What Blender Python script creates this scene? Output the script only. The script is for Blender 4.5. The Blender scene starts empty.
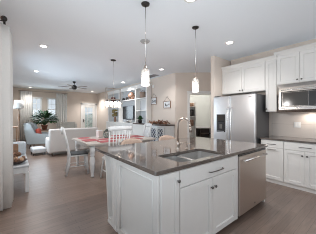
import bpy, bmesh, math, random
from mathutils import Vector, Matrix
random.seed(7)
PI = math.pi
sc = bpy.context.scene
COL = sc.collection

# ------------------------------------------------------------------ camera, world, big lights, exposure
YAW = math.radians(38.5)
cd = bpy.data.cameras.new('camera'); cam = bpy.data.objects.new('camera', cd); COL.objects.link(cam)
cam.location = (0, 0, 1.38); cam.rotation_euler = (PI/2, 0, -YAW)
cd.sensor_width = 36; cd.lens = 36*180/316; cd.shift_y = -1/316; cd.clip_start = .02
sc.camera = cam

w = bpy.data.worlds.new('sky'); sc.world = w; w.use_nodes = True
bg = w.node_tree.nodes['Background']; bg.inputs[0].default_value = (.86, .93, 1, 1); bg.inputs[1].default_value = .62

def area(name, loc, direction, sx, sy, power, color=(1, 1, 1), spread=PI):
    l = bpy.data.lights.new(name, 'AREA'); l.shape = 'RECTANGLE'; l.size = sx; l.size_y = sy
    l.energy = power; l.color = color; l.spread = spread
    o = bpy.data.objects.new(name, l); COL.objects.link(o); o.location = loc
    o.rotation_euler = Vector(direction).to_track_quat('-Z', 'Y').to_euler()
    return o
area('back_fill_uplight', (2.4, -2.42, 1.9), (-.05, 1, 1.0), 3.8, 1.3, 30, (.92, .96, 1))  # fill added behind the camera, aimed up at ceiling and upper cabinets
area('patio_fill_uplight', (-.17, .9, 1.5), (.8, .6, 1.1), 2.6, 1.8, 19, (.80, .91, 1))  # added fill on the patio side, tilted up to brighten the ceiling
area('daylight_left_window', (-.22, 7.6, 1.5), (1, -.40, -.06), 3.6, 1.4, 43, (.72, .87, 1), 2.5)
area('daylight_far_window', (1.4, 12.35, 1.75), (0, -1, .0), 1.3, 1.2, 15, (.76, .89, 1), 2.4)

sc.view_settings.view_transform = 'Standard'
sc.view_settings.look = 'None'
sc.view_settings.exposure = 0.44
sc.view_settings.gamma = 1
sc.view_settings.use_curve_mapping = False
sc.cycles.use_denoising = True
sc.cycles.filter_width = 1.0
sc.cycles.max_bounces = 10
sc.cycles.diffuse_bounces = 6
sc.cycles.transparent_max_bounces = 16

# ------------------------------------------------------------------ materials
def principled(name, color, rough=.5, metal=0, spec=.5, **kw):
    m = bpy.data.materials.new(name); m.use_nodes = True
    b = m.node_tree.nodes['Principled BSDF']
    b.inputs['Base Color'].default_value = (*color, 1)
    b.inputs['Roughness'].default_value = rough
    b.inputs['Metallic'].default_value = metal
    b.inputs['Specular IOR Level'].default_value = spec
    for k, v in kw.items(): b.inputs[k.replace('_', ' ')].default_value = v
    return m
def vary(m, scale=20, amount=.06, bump=0, stretch=(1, 1, 1), detail=4):
    nt = m.node_tree; b = nt.nodes['Principled BSDF']; c = list(b.inputs['Base Color'].default_value)
    tc = nt.nodes.new('ShaderNodeTexCoord'); mp = nt.nodes.new('ShaderNodeMapping'); mp.inputs['Scale'].default_value = stretch
    n = nt.nodes.new('ShaderNodeTexNoise'); n.inputs['Scale'].default_value = scale; n.inputs['Detail'].default_value = detail
    r = nt.nodes.new('ShaderNodeValToRGB')
    r.color_ramp.elements[0].position = .3; r.color_ramp.elements[1].position = .7
    r.color_ramp.elements[0].color = (*[x*(1-amount) for x in c[:3]], 1)
    r.color_ramp.elements[1].color = (*[min(1, x*(1+amount)) for x in c[:3]], 1)
    L = nt.links.new
    L(tc.outputs['Object'], mp.inputs[0]); L(mp.outputs[0], n.inputs[0]); L(n.outputs[0], r.inputs[0]); L(r.outputs[0], b.inputs['Base Color'])
    if bump:
        bp = nt.nodes.new('ShaderNodeBump'); bp.inputs['Strength'].default_value = bump; bp.inputs['Distance'].default_value = .01
        L(n.outputs[0], bp.inputs['Height']); L(bp.outputs[0], b.inputs['Normal'])
    return m
def brickmat(name, c1, c2, mortar, w_, h_, ms, rough, rot=(0, 0, 0), noise=0, offset=.5, bump=.2, spec=.5):
    m = principled(name, c1, rough, spec=spec); nt = m.node_tree; b = nt.nodes['Principled BSDF']; L = nt.links.new
    tc = nt.nodes.new('ShaderNodeTexCoord'); mp = nt.nodes.new('ShaderNodeMapping'); mp.inputs['Rotation'].default_value = rot
    br = nt.nodes.new('ShaderNodeTexBrick'); br.offset = offset
    br.inputs['Color1'].default_value = (*c1, 1); br.inputs['Color2'].default_value = (*c2, 1); br.inputs['Mortar'].default_value = (*mortar, 1)
    br.inputs['Scale'].default_value = 1; br.inputs['Mortar Size'].default_value = ms
    br.inputs['Brick Width'].default_value = w_; br.inputs['Row Height'].default_value = h_
    L(tc.outputs['Object'], mp.inputs[0]); L(mp.outputs[0], br.inputs[0])
    src = br.outputs[0]
    if noise:
        n = nt.nodes.new('ShaderNodeTexNoise'); n.inputs['Scale'].default_value = 6; n.inputs['Detail'].default_value = 6
        mp2 = nt.nodes.new('ShaderNodeMapping'); mp2.inputs['Scale'].default_value = (.7, 9, 1)
        L(tc.outputs['Object'], mp2.inputs[0]); L(mp2.outputs[0], n.inputs[0])
        mx = nt.nodes.new('ShaderNodeMix'); mx.data_type = 'RGBA'; mx.blend_type = 'OVERLAY'; mx.inputs[0].default_value = noise
        L(src, mx.inputs[6]); L(n.outputs[0], mx.inputs[7]); src = mx.outputs[2]
    L(src, b.inputs['Base Color'])
    bp = nt.nodes.new('ShaderNodeBump'); bp.inputs['Strength'].default_value = bump; bp.inputs['Distance'].default_value = .003; bp.invert = True
    L(br.outputs['Fac'], bp.inputs['Height']); L(bp.outputs[0], b.inputs['Normal'])
    return m
def emit(name, color, s):
    m = bpy.data.materials.new(name); m.use_nodes = True; nt = m.node_tree; nt.nodes.clear()
    e = nt.nodes.new('ShaderNodeEmission'); e.inputs[0].default_value = (*color, 1); e.inputs[1].default_value = s
    o = nt.nodes.new('ShaderNodeOutputMaterial'); nt.links.new(e.outputs[0], o.inputs[0]); return m
def glassy(name, tint=(1, 1, 1), gloss=.12, frost=0):
    m = bpy.data.materials.new(name); m.use_nodes = True; nt = m.node_tree; nt.nodes.clear(); L = nt.links.new
    t = nt.nodes.new('ShaderNodeBsdfTransparent'); t.inputs[0].default_value = (*tint, 1)
    g = nt.nodes.new('ShaderNodeBsdfGlossy'); g.inputs['Roughness'].default_value = .05
    mx = nt.nodes.new('ShaderNodeMixShader'); mx.inputs[0].default_value = gloss; L(t.outputs[0], mx.inputs[1]); L(g.outputs[0], mx.inputs[2]); out = mx.outputs[0]
    if frost:
        tr = nt.nodes.new('ShaderNodeBsdfTranslucent'); tr.inputs[0].default_value = (.95, .95, .93, 1)
        m2 = nt.nodes.new('ShaderNodeMixShader'); m2.inputs[0].default_value = frost; L(out, m2.inputs[1]); L(tr.outputs[0], m2.inputs[2]); out = m2.outputs[0]
    o = nt.nodes.new('ShaderNodeOutputMaterial'); L(out, o.inputs[0]); return m

M = {}
M['wall'] = vary(principled('beige_wall_paint', (.72, .635, .565), .85, spec=.2), 60, .02, .02)
M['ceiling'] = vary(principled('ceiling_paint', (.85, .895, .945), .9, spec=.1), 80, .015, .03)
M['trim'] = principled('white_trim_paint', (.80, .79, .77), .4)
M['cab'] = vary(principled('white_cabinet_paint', (.78, .76, .735), .38), 8, .01)
M['floor'] = brickmat('dark_wood_planks', (.172, .120, .096), (.22, .156, .126), (.10, .068, .053), 1.25, .095, .002, .30, noise=.38, bump=.12, spec=.85)
M['counter'] = vary(principled('taupe_quartz', (.105, .086, .076), .07, spec=.9, IOR=1.75), 180, .22, 0, detail=8)
M['tile'] = brickmat('cream_backsplash_tile', (.64, .575, .53), (.60, .54, .495), (.47, .41, .37), .30, .075, .004, .25, rot=(PI/2, 0, PI/2), bump=.3)
M['steel'] = vary(principled('brushed_steel', (.71, .71, .725), .30, 1), 30, .02, 0, (1, 1, 40))
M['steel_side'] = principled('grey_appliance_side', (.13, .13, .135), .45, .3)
M['steel_warm'] = vary(principled('warm_brushed_steel', (.68, .61, .56), .36, 1), 30, .05, .02, (1, 1, 40))
M['steel_light'] = principled('polished_steel', (.82, .80, .78), .18, 1)
M['sinksteel'] = vary(principled('brushed_sink_steel', (.50, .49, .48), .42, .7), 25, .05)
M['mwsteel'] = vary(principled('microwave_steel', (.44, .41, .385), .26, 1), 30, .05, .02, (1, 1, 40))
M['nickel'] = principled('satin_nickel', (.42, .355, .31), .28, 1)
M['knob'] = principled('dark_nickel_knob', (.16, .15, .14), .3, .9)
M['black'] = principled('black_plastic', (.02, .02, .022), .25)
M['blackglass'] = principled('dark_oven_glass', (.030, .027, .026), .06)
M['bronze'] = principled('dark_bronze', (.045, .04, .038), .4, .6)
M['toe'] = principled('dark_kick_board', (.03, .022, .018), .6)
M['pane'] = glassy('window_glass', (.97, .99, 1), .06)
M['shade'] = glassy('seeded_glass', (.97, .97, .97), .10, .11)
M['bulb'] = emit('lit_bulb', (1, .93, .82), 9)
M['warmbulb'] = emit('warm_lit_bulb', (1, .86, .70), 40)
M['lens'] = emit('lit_lens', (1, .97, .92), 9)
M['curtain'] = vary(principled('white_linen', (.80, .79, .77), .9, spec=.1), 90, .03, .05)
M['whitewood'] = vary(principled('distressed_white_wood', (.72, .73, .74), .5), 12, .06)
M['tablewood'] = vary(principled('whitewashed_table_wood', (.50, .455, .42), .4), 5, .12, 0, (1, 8, 1))
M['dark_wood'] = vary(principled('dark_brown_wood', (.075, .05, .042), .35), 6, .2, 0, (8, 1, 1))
M['mid_wood'] = vary(principled('brown_wood', (.26, .15, .09), .45), 6, .2, 0, (1, 1, 8))
M['red'] = vary(principled('red_woven_cloth', (.40, .13, .14), .9, spec=.1), 150, .2)
M['redpillow'] = vary(principled('rust_red_cushion', (.45, .10, .075), .9, spec=.1), 40, .15)
M['tan'] = vary(principled('tan_woven_seat', (.40, .30, .245), .75, spec=.2), 120, .2, .2)
M['sofa'] = vary(principled('light_grey_linen', (.60, .575, .56), .95, spec=.1), 120, .04, .05)
M['blue'] = vary(principled('blue_grey_upholstery', (.34, .38, .40), .95, spec=.1), 120, .05, .05)
M['stripe'] = vary(principled('beige_armchair_cloth', (.55, .52, .47), .95, spec=.1), 30, .12, 0, (12, 1, 1))
M['leaf'] = vary(principled('green_leaf', (.045, .12, .045), .4), 9, .5)
M['terracotta'] = vary(principled('terracotta_pot', (.28, .12, .075), .7), 12, .15)
M['ceramic'] = principled('white_ceramic', (.80, .80, .80), .2)
M['brownpot'] = vary(principled('brown_pottery', (.20, .11, .075), .5), 14, .3)
M['bookred'] = principled('dark_red_books', (.16, .04, .035), .6)
M['cone'] = vary(principled('pine_cone_brown', (.25, .14, .09), .8), 50, .6)
M['conel'] = vary(principled('pale_brown_gourd', (.55, .38, .26), .6), 30, .3)
M['plaid'] = vary(principled('black_white_plaid', (.22, .24, .22), .9), 45, .9)
M['pink'] = principled('pale_pink_enamel', (.70, .60, .58), .4)
M['screen'] = principled('tv_screen', (.012, .013, .015), .1)
M['silver'] = principled('hammered_silver', (.62, .61, .60), .3, 1)
M['greyblue'] = principled('bookcase_back_paint', (.62, .64, .66), .6)
M['navy'] = principled('dark_navy_backing', (.05, .06, .10), .4)
M['yellowleaf'] = vary(principled('dried_yellow_flowers', (.26, .20, .07), .8), 30, .6)
M['cream'] = principled('cream_door_paint', (.72, .71, .69), .4)
M['pantrywall'] = principled('pale_pantry_paint', (.74, .74, .71), .8, spec=.2)
M['grass'] = vary(principled('garden_lawn', (.40, .46, .32), .9), 6, .4)
M['hedge'] = vary(principled('pale_hedge', (.55, .60, .55), .9), 5, .4)
M['paleblue'] = vary(principled('pale_blue_cushion', (.55, .62, .68), .9), 60, .08)

# ------------------------------------------------------------------ mesh builder
class MB:
    def __init__(s): s.bm = bmesh.new(); s.T = Matrix.Identity(4)
    def _add(s, verts): 
        for v in verts: v.co = s.T @ v.co
    def box(s, x0, x1, y0, y1, z0, z1, bev=0, seg=2, rot=None):
        r = bmesh.ops.create_cube(s.bm, size=1); vs = r['verts']
        c = Vector(((x0+x1)/2, (y0+y1)/2, (z0+z1)/2)); d = (abs(x1-x0), abs(y1-y0), abs(z1-z0))
        for v in vs: v.co = Vector((v.co.x*d[0], v.co.y*d[1], v.co.z*d[2]))
        if bev:
            es = list({e for v in vs for e in v.link_edges})
            rr = bmesh.ops.bevel(s.bm, geom=es, offset=bev, segments=seg, affect='EDGES', profile=.5)
            vs = list({v for f in rr['faces'] for v in f.verts} | {v for v in vs if v.is_valid})
            if bev > .015:
                for f in rr['faces']: f.smooth = True
        R = rot.to_4x4() if rot is not None else Matrix.Identity(4)
        for v in vs: v.co = s.T @ (c + (R @ v.co))
        return s
    def cyl(s, p0, p1, r0, r1=None, n=14, cap=True):
        r1 = r0 if r1 is None else r1; p0 = Vector(p0); p1 = Vector(p1)
        q = (p1-p0).to_track_quat('Z', 'Y'); a = []; b = []
        for i in range(n):
            t = 2*PI*i/n; o = Vector((math.cos(t), math.sin(t), 0))
            a.append(s.bm.verts.new(s.T @ (p0+q @ (o*r0)))); b.append(s.bm.verts.new(s.T @ (p1+q @ (o*r1))))
        for i in range(n):
            f = s.bm.faces.new((a[i], a[(i+1) % n], b[(i+1) % n], b[i])); f.smooth = True
        if cap: s.bm.faces.new(a[::-1]); s.bm.faces.new(b)
        return s
    def lathe(s, prof, c=(0, 0, 0), n=20, smooth=True):
        c = Vector(c); rings = []
        for r, z in prof:
            rings.append([s.bm.verts.new(s.T @ (c+Vector((r*math.cos(2*PI*i/n), r*math.sin(2*PI*i/n), z)))) for i in range(n)])
        for a, b in zip(rings, rings[1:]):
            for i in range(n):
                f = s.bm.faces.new((a[i], a[(i+1) % n], b[(i+1) % n], b[i])); f.smooth = smooth
        s.bm.faces.new(rings[0][::-1]); s.bm.faces.new(rings[-1])
        return s
    def tube(s, pts, r, n=10):
        pts = [Vector(p) for p in pts]; rings = []; rs = r if isinstance(r, (list, tuple)) else [r]*len(pts)
        up = None
        for i, p in enumerate(pts):
            t = (pts[min(i+1, len(pts)-1)]-pts[max(i-1, 0)]).normalized()
            if up is None: up = Vector((0, 0, 1)) if abs(t.z) < .9 else Vector((1, 0, 0))
            u = (up-t*up.dot(t)).normalized(); v = t.cross(u); up = u
            rings.append([s.bm.verts.new(s.T @ (p+(u*math.cos(2*PI*k/n)+v*math.sin(2*PI*k/n))*rs[i])) for k in range(n)])
        for a, b in zip(rings, rings[1:]):
            for i in range(n):
                f = s.bm.faces.new((a[i], a[(i+1) % n], b[(i+1) % n], b[i])); f.smooth = True
        s.bm.faces.new(rings[0][::-1]); s.bm.faces.new(rings[-1])
        return s
    def prism(s, poly, axis, a, b):
        """extrude a 2D polygon along axis 'x','y' or 'z' from a to b"""
        def P(u, v, t): return {'x': (t, u, v), 'y': (u, t, v), 'z': (u, v, t)}[axis]
        A = [s.bm.verts.new(s.T @ Vector(P(u, v, a))) for u, v in poly]; B = [s.bm.verts.new(s.T @ Vector(P(u, v, b))) for u, v in poly]
        n = len(poly)
        for i in range(n): s.bm.faces.new((A[i], A[(i+1) % n], B[(i+1) % n], B[i]))
        s.bm.faces.new(A[::-1]); s.bm.faces.new(B)
        return s
    def ball(s, c, r, sx=1, sy=1, sz=1, sub=2):
        rr = bmesh.ops.create_icosphere(s.bm, subdivisions=sub, radius=r)
        for v in rr['verts']: v.co = s.T @ (Vector(c)+Vector((v.co.x*sx, v.co.y*sy, v.co.z*sz)))
        for f in {f for v in rr['verts'] for f in v.link_faces}: f.smooth = True
        return s
    def sheet(s, grid, thick):
        """grid[i][j] of points -> closed sheet with thickness"""
        G = [[Vector(p) for p in row] for row in grid]; h = len(G); w_ = len(G[0])
        N = [[None]*w_ for _ in range(h)]
        for i in range(h):
            for j in range(w_):
                a = G[min(i+1, h-1)][j]-G[max(i-1, 0)][j]; b = G[i][min(j+1, w_-1)]-G[i][max(j-1, 0)]
                N[i][j] = a.cross(b).normalized()*thick/2
        F = [[s.bm.verts.new(s.T @ (G[i][j]+N[i][j])) for j in range(w_)] for i in range(h)]
        K = [[s.bm.verts.new(s.T @ (G[i][j]-N[i][j])) for j in range(w_)] for i in range(h)]
        def q(*v): f = s.bm.faces.new(v); f.smooth = True
        for i in range(h-1):
            for j in range(w_-1):
                q(F[i][j], F[i+1][j], F[i+1][j+1], F[i][j+1]); q(K[i][j], K[i][j+1], K[i+1][j+1], K[i+1][j])
        for i in range(h-1): q(F[i][0], K[i][0], K[i+1][0], F[i+1][0]); q(F[i][-1], F[i+1][-1], K[i+1][-1], K[i][-1])
        for j in range(w_-1): q(F[0][j], F[0][j+1], K[0][j+1], K[0][j]); q(F[-1][j], K[-1][j], K[-1][j+1], F[-1][j+1])
        return s
    def build(s, name, mat, parent=None, label=None):
        bmesh.ops.recalc_face_normals(s.bm, faces=s.bm.faces[:])
        me = bpy.data.meshes.new(name); s.bm.to_mesh(me); s.bm.free()
        me.materials.append(M[mat] if isinstance(mat, str) else mat)
        o = bpy.data.objects.new(name, me); COL.objects.link(o)
        if parent is not None: o.parent = parent
        if label: o['label'] = label
        return o
def tag(o, label, cat, group=None, kind=None):
    o['label'] = label; o['category'] = cat
    if group: o['group'] = group
    if kind: o['kind'] = kind
    return o
def thing(name, label, cat, loc=(0, 0, 0), rz=0, group=None):
    o = bpy.data.objects.new(name, None); COL.objects.link(o); o.location = loc; o.rotation_euler = (0, 0, rz)
    o.empty_display_size = .1
    return tag(o, label, cat, group)
def struct(o): o['kind'] = 'structure'; return o
def copy_tree(o, parent=None):
    c = o.copy(); COL.objects.link(c)
    if parent is not None: c.parent = parent
    for ch in list(o.children): copy_tree(ch, c)
    return c
def B(name, mat, parent, *a, **k): return MB().box(*a, **k).build(name, mat, parent)

# ------------------------------------------------------------------ room shell
H = 2.95
def wall(name, p0, p1, thick, opens=(), mat='wall', z1=H):
    """wall whose visible face runs p0 -> p1; thickness to the left of that direction"""
    p0 = Vector((*p0, 0)); p1 = Vector((*p1, 0)); d = p1-p0; L = d.length
    m = MB(); m.T = Matrix.Translation(p0) @ Matrix.Rotation(math.atan2(d.y, d.x), 4, 'Z')
    xs = sorted({0, L, *[o[0] for o in opens], *[o[1] for o in opens]})
    for a, b in zip(xs, xs[1:]):
        op = [o for o in opens if o[0] <= a+1e-6 and o[1] >= b-1e-6]
        if not op: m.box(a, b, 0, thick, 0, z1)
        else:
            o = op[0]
            if o[2] > 0.001: m.box(a, b, 0, thick, 0, o[2])
            if o[3] < z1-.001: m.box(a, b, 0, thick, o[3], z1)
    return struct(m.build(name, mat))
struct(MB().box(-1.5, 7.6, -2.6, 13.2, -.1, 0).build('floor', 'floor'))
struct(MB().box(-.5, 7.6, -2.6, 13.2, H, H+.1).build('ceiling', 'ceiling'))
FW = 12.65
wall('wall_far', (-.5, FW), (4.72, FW), .14, [(1.28, 1.72, 1.15, 2.42), (2.06, 2.50, 1.15, 2.42), (4.05, 4.93, 0, 2.15)])
wall('wall_left', (-.26, -2.6), (-.26, FW), .14, [(2.1, 4.9, 0.03, 2.4), (8.3, 12.3, .7, 2.5)])
wall('wall_right', (4.77, 2.70), (4.77, -2.6), .14)
wall('wall_back', (4.91, -2.6), (-.4, -2.6), .14, [(.5, 4.5, .4, 2.6)])
wall('wall_dining', (4.55, FW), (4.55, 4.71), .12)
A_ = Vector((4.55, 4.71)); Bq = Vector((5.72, 3.74)); dn = (Bq-A_).normalized(); AL = (Bq-A_).length
O0, O1 = .525, 1.33
wall('wall_pantry', A_, Bq, .12, [(O0, O1, 0, 2.16)])
wall('wall_fridge_stub', (4.06, 2.75), (5.9, 2.75), .11)
wall('wall_hall', (5.72, 3.74), (5.72, 2.8), .12)
# pantry room behind the angled wall
nv = Vector((-dn.y, dn.x))
def PP(u, v): q = A_+dn*u+nv*v; return (q.x, q.y)
wall('wall_pantry_back', PP(-.1, 1.9), PP(2.0, 1.9), .1, mat='pantrywall')
wall('wall_pantry_left', PP(.12, .13), PP(.12, 1.9), .1, mat='pantrywall')
wall('wall_pantry_right', PP(1.75, 1.9), PP(1.75, .13), .1, mat='pantrywall')
# casing of the pantry opening
def angled(): m = MB(); m.T = Matrix.Translation((A_.x, A_.y, 0)) @ Matrix.Rotation(math.atan2(dn.y, dn.x), 4, 'Z'); return m
m = angled()
m.box(O0-.09, O0, -.02, .14, 0, 2.25); m.box(O1, O1+.09, -.02, .14, 0, 2.25); m.box(O0, O1, -.02, .14, 2.16, 2.25); m.box(O0-.11, O1+.11, -.03, 0, 2.25, 2.28)
struct(m.build('trim_1', 'trim'))
# baseboards
struct(MB().box(-.255, 3.5, FW-.015, FW, 0, .12).build('baseboard_far', 'trim'))
struct(MB().box(-.258, -.24, 3.0, FW-.02, 0, .12).build('baseboard_left', 'trim'))
struct(MB().box(4.53, 4.549, 4.72, 6.1, 0, .12).build('baseboard_dining', 'trim'))
m = angled(); m.box(0.02, O0-.1, -.018, -.001, 0, .12); struct(m.build('baseboard_pantry', 'trim'))
# windows in the far wall
def far_window(name, x0, x1):
    f = MB(); y0, y1 = FW-.025, FW+.1; z0, z1 = 1.15, 2.42
    f.box(x0-.05, x0+.03, y0, y1, z0, z1); f.box(x1-.03, x1+.05, y0, y1, z0, z1)
    f.box(x0-.07, x1+.07, y0, y1, z1-.02, z1+.07); f.box(x0-.07, x1+.07, y0-.03, y1, z0-.06, z0+.03)
    f.box(x0, x1, FW+.03, FW+.07, (z0+z1)/2-.02, (z0+z1)/2+.02)
    f.box((x0+x1)/2-.008, (x0+x1)/2+.008, FW+.04, FW+.06, z0, z1)
    for k in (.25, .75): f.box(x0, x1, FW+.04, FW+.06, z0+(z1-z0)*k-.008, z0+(z1-z0)*k+.008)
    o = struct(f.build(name, 'trim'))
    p = MB().box(x0+.03, x1-.03, FW+.046, FW+.052, z0+.03, z1-.03).build('window_pane', 'pane', o); p['label'] = 'clear glass pane'
far_window('window_1', .78, 1.22); far_window('window_2', 1.56, 2.0)
def left_window(name, y0, y1, z0, z1, nm):
    f = MB(); x0, x1 = -.41, -.25
    f.box(x0, x1, y0, y0+.06, z0, z1); f.box(x0, x1, y1-.06, y1, z0, z1); f.box(x0, x1, y0, y1, z1-.06, z1); f.box(x0, x1, y0, y1, z0, z0+.06)
    for k in range(1, nm): t = y0+(y1-y0)*k/nm; f.box(x0+.04, x1-.04, t-.03, t+.03, z0, z1)
    o = struct(f.build(name, 'trim'))
    MB().box(-.345, -.339, y0+.05, y1-.05, z0+.05, z1-.05).build('window_pane', 'pane', o)
left_window('window_3', 5.7, 9.7, .7, 2.5, 4)
left_window('window_5', -.5, 2.3, .03, 2.4, 2)
f = MB(); f.box(.41, .47, -2.7, -2.58, .4, 2.6); f.box(4.35, 4.41, -2.7, -2.58, .4, 2.6); f.box(.41, 4.41, -2.7, -2.58, 2.54, 2.6); f.box(.41, 4.41, -2.7, -2.58, .4, .46)
for t in (1.74, 3.08): f.box(t-.03, t+.03, -2.68, -2.6, .4, 2.6)
o = struct(f.build('window_4', 'trim')); MB().box(.46, 4.36, -2.645, -2.639, .45, 2.55).build('window_pane', 'pane', o)
# French door in the far wall
f = MB(); f.box(3.46, 3.55, FW-.03, FW+.12, 0, 2.23); f.box(4.43, 4.52, FW-.03, FW+.12, 0, 2.23); f.box(3.46, 4.52, FW-.03, FW+.12, 2.15, 2.23); f.box(3.43, 4.55, FW-.04, FW, 2.23, 2.26)
dr = struct(f.build('door_1', 'trim'))
f = MB(); f.box(3.56, 3.74, FW+.01, FW+.055, .01, 2.14, .004); f.box(4.24, 4.42, FW+.01, FW+.055, .01, 2.14, .004); f.box(3.74, 4.24, FW+.01, FW+.055, 1.96, 2.14); f.box(3.74, 4.24, FW+.01, FW+.055, .01, .3)
for t in (3.91, 4.07): f.box(t-.012, t+.012, FW+.015, FW+.05, .3, 1.96)
for k in range(1, 5): z = .3+1.66*k/5; f.box(3.74, 4.24, FW+.018, FW+.047, z-.01, z+.01)
f.build('door_leaf', 'cream', dr)
MB().box(3.74, 4.24, FW+.028, FW+.034, .3, 1.96).build('door_pane', 'pane', dr)
MB().cyl((3.62, FW+.01, 1.06), (3.62, FW-.05, 1.06), .012).cyl((3.62, FW-.045, 1.06), (3.72, FW-.045, 1.06), .011).box(3.595, 3.645, FW, FW+.012, .96, 1.16, .004).build('door_handle', 'bronze', dr)
# outside ground and hedge seen through the panes
struct(MB().box(-14, 12, 13.3, 26, -.3, -.12).build('ground_outside', 'grass'))
m = MB()
for i in range(26):
    m.ball((-8+i*.75, 22+random.random(), .5), .9+.5*random.random(), 1, .7, 1.0, 2)
tag(m.build('garden_hedge', 'hedge'), 'hazy green hedge outside beyond the far windows', 'hedge', kind='stuff')

# ------------------------------------------------------------------ cabinetry helpers (local frame: front faces -y, x to the right)
def shaker(m, x0, x1, z0, z1, y, t=.02, fr=.06, rec=.015):
    """shaker front: flat frame, bevelled step, recessed field"""
    yf = y-t; a = (x0, z0, x1, z1)
    def ring(i, yy): return [m.bm.verts.new(m.T @ Vector(p)) for p in ((x0+i, yy, z0+i), (x1-i, yy, z0+i), (x1-i, yy, z1-i), (x0+i, yy, z1-i))]
    R = [ring(0, y), ring(0, yf+.003), ring(.003, yf), ring(fr, yf), ring(fr+.006, yf+rec)]
    for a, b in zip(R, R[1:]):
        for i in range(4): m.bm.faces.new((a[i], a[(i+1) % 4], b[(i+1) % 4], b[i]))
    m.bm.faces.new(R[0][::-1]); m.bm.faces.new(R[-1])
    return m
def slab(m, x0, x1, z0, z1, y, t=.02): m.box(x0, x1, y-t, y, z0, z1, .003, 1); return m
def knob(parent, x, z, y):
    m = MB(); m.T = Matrix.Translation((x, y, z)) @ Matrix.Rotation(PI/2, 4, 'X')
    m.lathe([(.006, 0), (.006, .012), (.015, .018), (.016, .024), (.010, .029)], n=14)
    return m.build('knob', 'knob', parent)
def pull(parent, x0, x1, z, y, r=.0055, out=.028, name='pull'):
    pts = [(x0, y, z), (x0+.004, y-out*.7, z)]
    for k in range(9): t = k/8; pts.append((x0+.012+(x1-x0-.024)*t, y-out-.006*math.sin(PI*t), z))
    pts += [(x1-.004, y-out*.7, z), (x1, y, z)]
    return MB().tube(pts, r, 8).build(name, 'nickel' if r > .007 else 'knob', parent)
R90 = -PI/2

# ------------------------------------------------------------------ island
g = 'island cabinets'
isl = thing('island_end_panel', 'white panelled end of the kitchen island with corner post and corbel', 'island panel', (.95, 1.2, 0))
# panel faces -X: frame parts built in world-like local coords (origin .95,1.2)
m = MB(); m.T = Matrix.Rotation(R90, 4, 'Z')
shaker(m, -.78, 0, .0, .884, .0+.02, .02, .075, .018)
m.build('side_panel', 'cab', isl)
m = MB()
for a in (.075, .705): m.cyl((.004, a, .075), (.004, a, .809), .009, n=8)
for z in (.075, .809): m.cyl((.004, .075, z), (.004, .705, z), .009, n=8)
m.build('panel_molding', 'cab', isl)
m = MB(); m.T = Matrix.Rotation(R90, 4, 'Z')
shaker(m, -.885, -.782, .0, .884, .02, .026, .022, .006); m.build('stile', 'cab', isl)
# tapering corner post with a recessed field, flaring to carry the overhang
def polyframe(m, rings):
    R = [[m.bm.verts.new(Vector(p)) for p in r] for r in rings]; n = len(R[0])
    for a, b in zip(R, R[1:]):
        for i in range(n): m.bm.faces.new((a[i], a[(i+1) % n], b[(i+1) % n], b[i]))
    m.bm.faces.new(R[0][::-1]); m.bm.faces.new(R[-1])
out_ = [(.900, .035), (1.045, .035), (1.125, .70), (1.16, .80), (1.21, .884), (.900, .884)]
in_ = [(.925, .07), (1.022, .07), (1.098, .70), (1.125, .79), (1.15, .845), (.925, .845)]
m = MB(); polyframe(m, [[(.075, y, z) for y, z in out_], [(.002, y, z) for y, z in out_], [(.002, y, z) for y, z in in_], [(.062, y, z) for y, z in in_]])
m.build('post', 'cab', isl)
m = MB(); m.box(-.002, .07, .898, 1.05, .0, .0345, .004); m.build('post_foot', 'trim', isl)
m = MB(); m.box(.031, 2.17, .905, .925, 0, .884); m.build('back_panel', 'cab', isl)
m = MB(); m.box(2.173, 2.20, 0.0, .925, 0, .884, .002, 1); m.build('return_panel', 'cab', isl)

c = thing('base_cabinet', 'narrow white island cabinet at the near corner with one tall door', 'cabinet', (.972, 1.2, 0), 0)
B('cabinet_body', 'cab', c, 0, .226, .0, .6, .05, .884)
m = MB(); shaker(m, .002, .222, .055, .872, 0, .02, .05); d = m.build('door', 'cab', c); knob(d, .199, .785, -.02)
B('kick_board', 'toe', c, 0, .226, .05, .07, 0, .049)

c = thing('sink_cabinet', 'wide white island cabinet under the sink with two doors', 'cabinet', (1.20, 1.2, 0), 0)
m = MB(); m.box(0, .03, 0, .6, .05, .884); m.box(1.03, 1.06, 0, .6, .05, .884); m.box(.03, 1.03, .58, .6, .05, .884); m.box(.03, 1.03, 0, .58, .05, .07); m.box(.03, 1.03, 0, .02, .07, .884)
m.build('cabinet_body', 'cab', c)
m = MB(); slab(m, .004, 1.022, .708, .872, 0); d = m.build('drawer', 'cab', c); pull(d, .44, .70, .775, -.02)
for x0, x1, kx in ((.004, .513, .525-.04), (.517, 1.022, .60-.055)):
    m = MB(); shaker(m, x0, x1, .055, .700, 0); d = m.build('door', 'cab', c); knob(d, .482 if x0 < .1 else .548, .60, -.02)
B('stile', 'cab', c, 1.026, 1.06, -.018, -.001, .05, .884)
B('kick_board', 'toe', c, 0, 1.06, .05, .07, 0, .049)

dw = thing('dishwasher', 'stainless dishwasher with bar handle at the right end of the island', 'dishwasher', (2.265, 1.2, 0))
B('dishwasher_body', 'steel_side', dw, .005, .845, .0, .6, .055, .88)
B('door', 'steel_warm', dw, .008, .842, -.035, -.001, .075, .852, bev=.006)
MB().cyl((.07, -.075, .795), (.77, -.075, .795), .013).cyl((.09, -.035, .795), (.09, -.075, .795), .009).cyl((.75, -.035, .795), (.75, -.075, .795), .009).build('handle', 'steel_light', dw)
B('control_strip', 'black', dw, .008, .842, -.030, -.001, .854, .878)
m = MB(); m.cyl((.45, -.0355, .13), (.45, -.038, .13), .013, n=20); m.build('badge', 'knob', dw)
B('kick_board', 'toe', dw, .005, .845, .05, .07, 0, .054)
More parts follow.
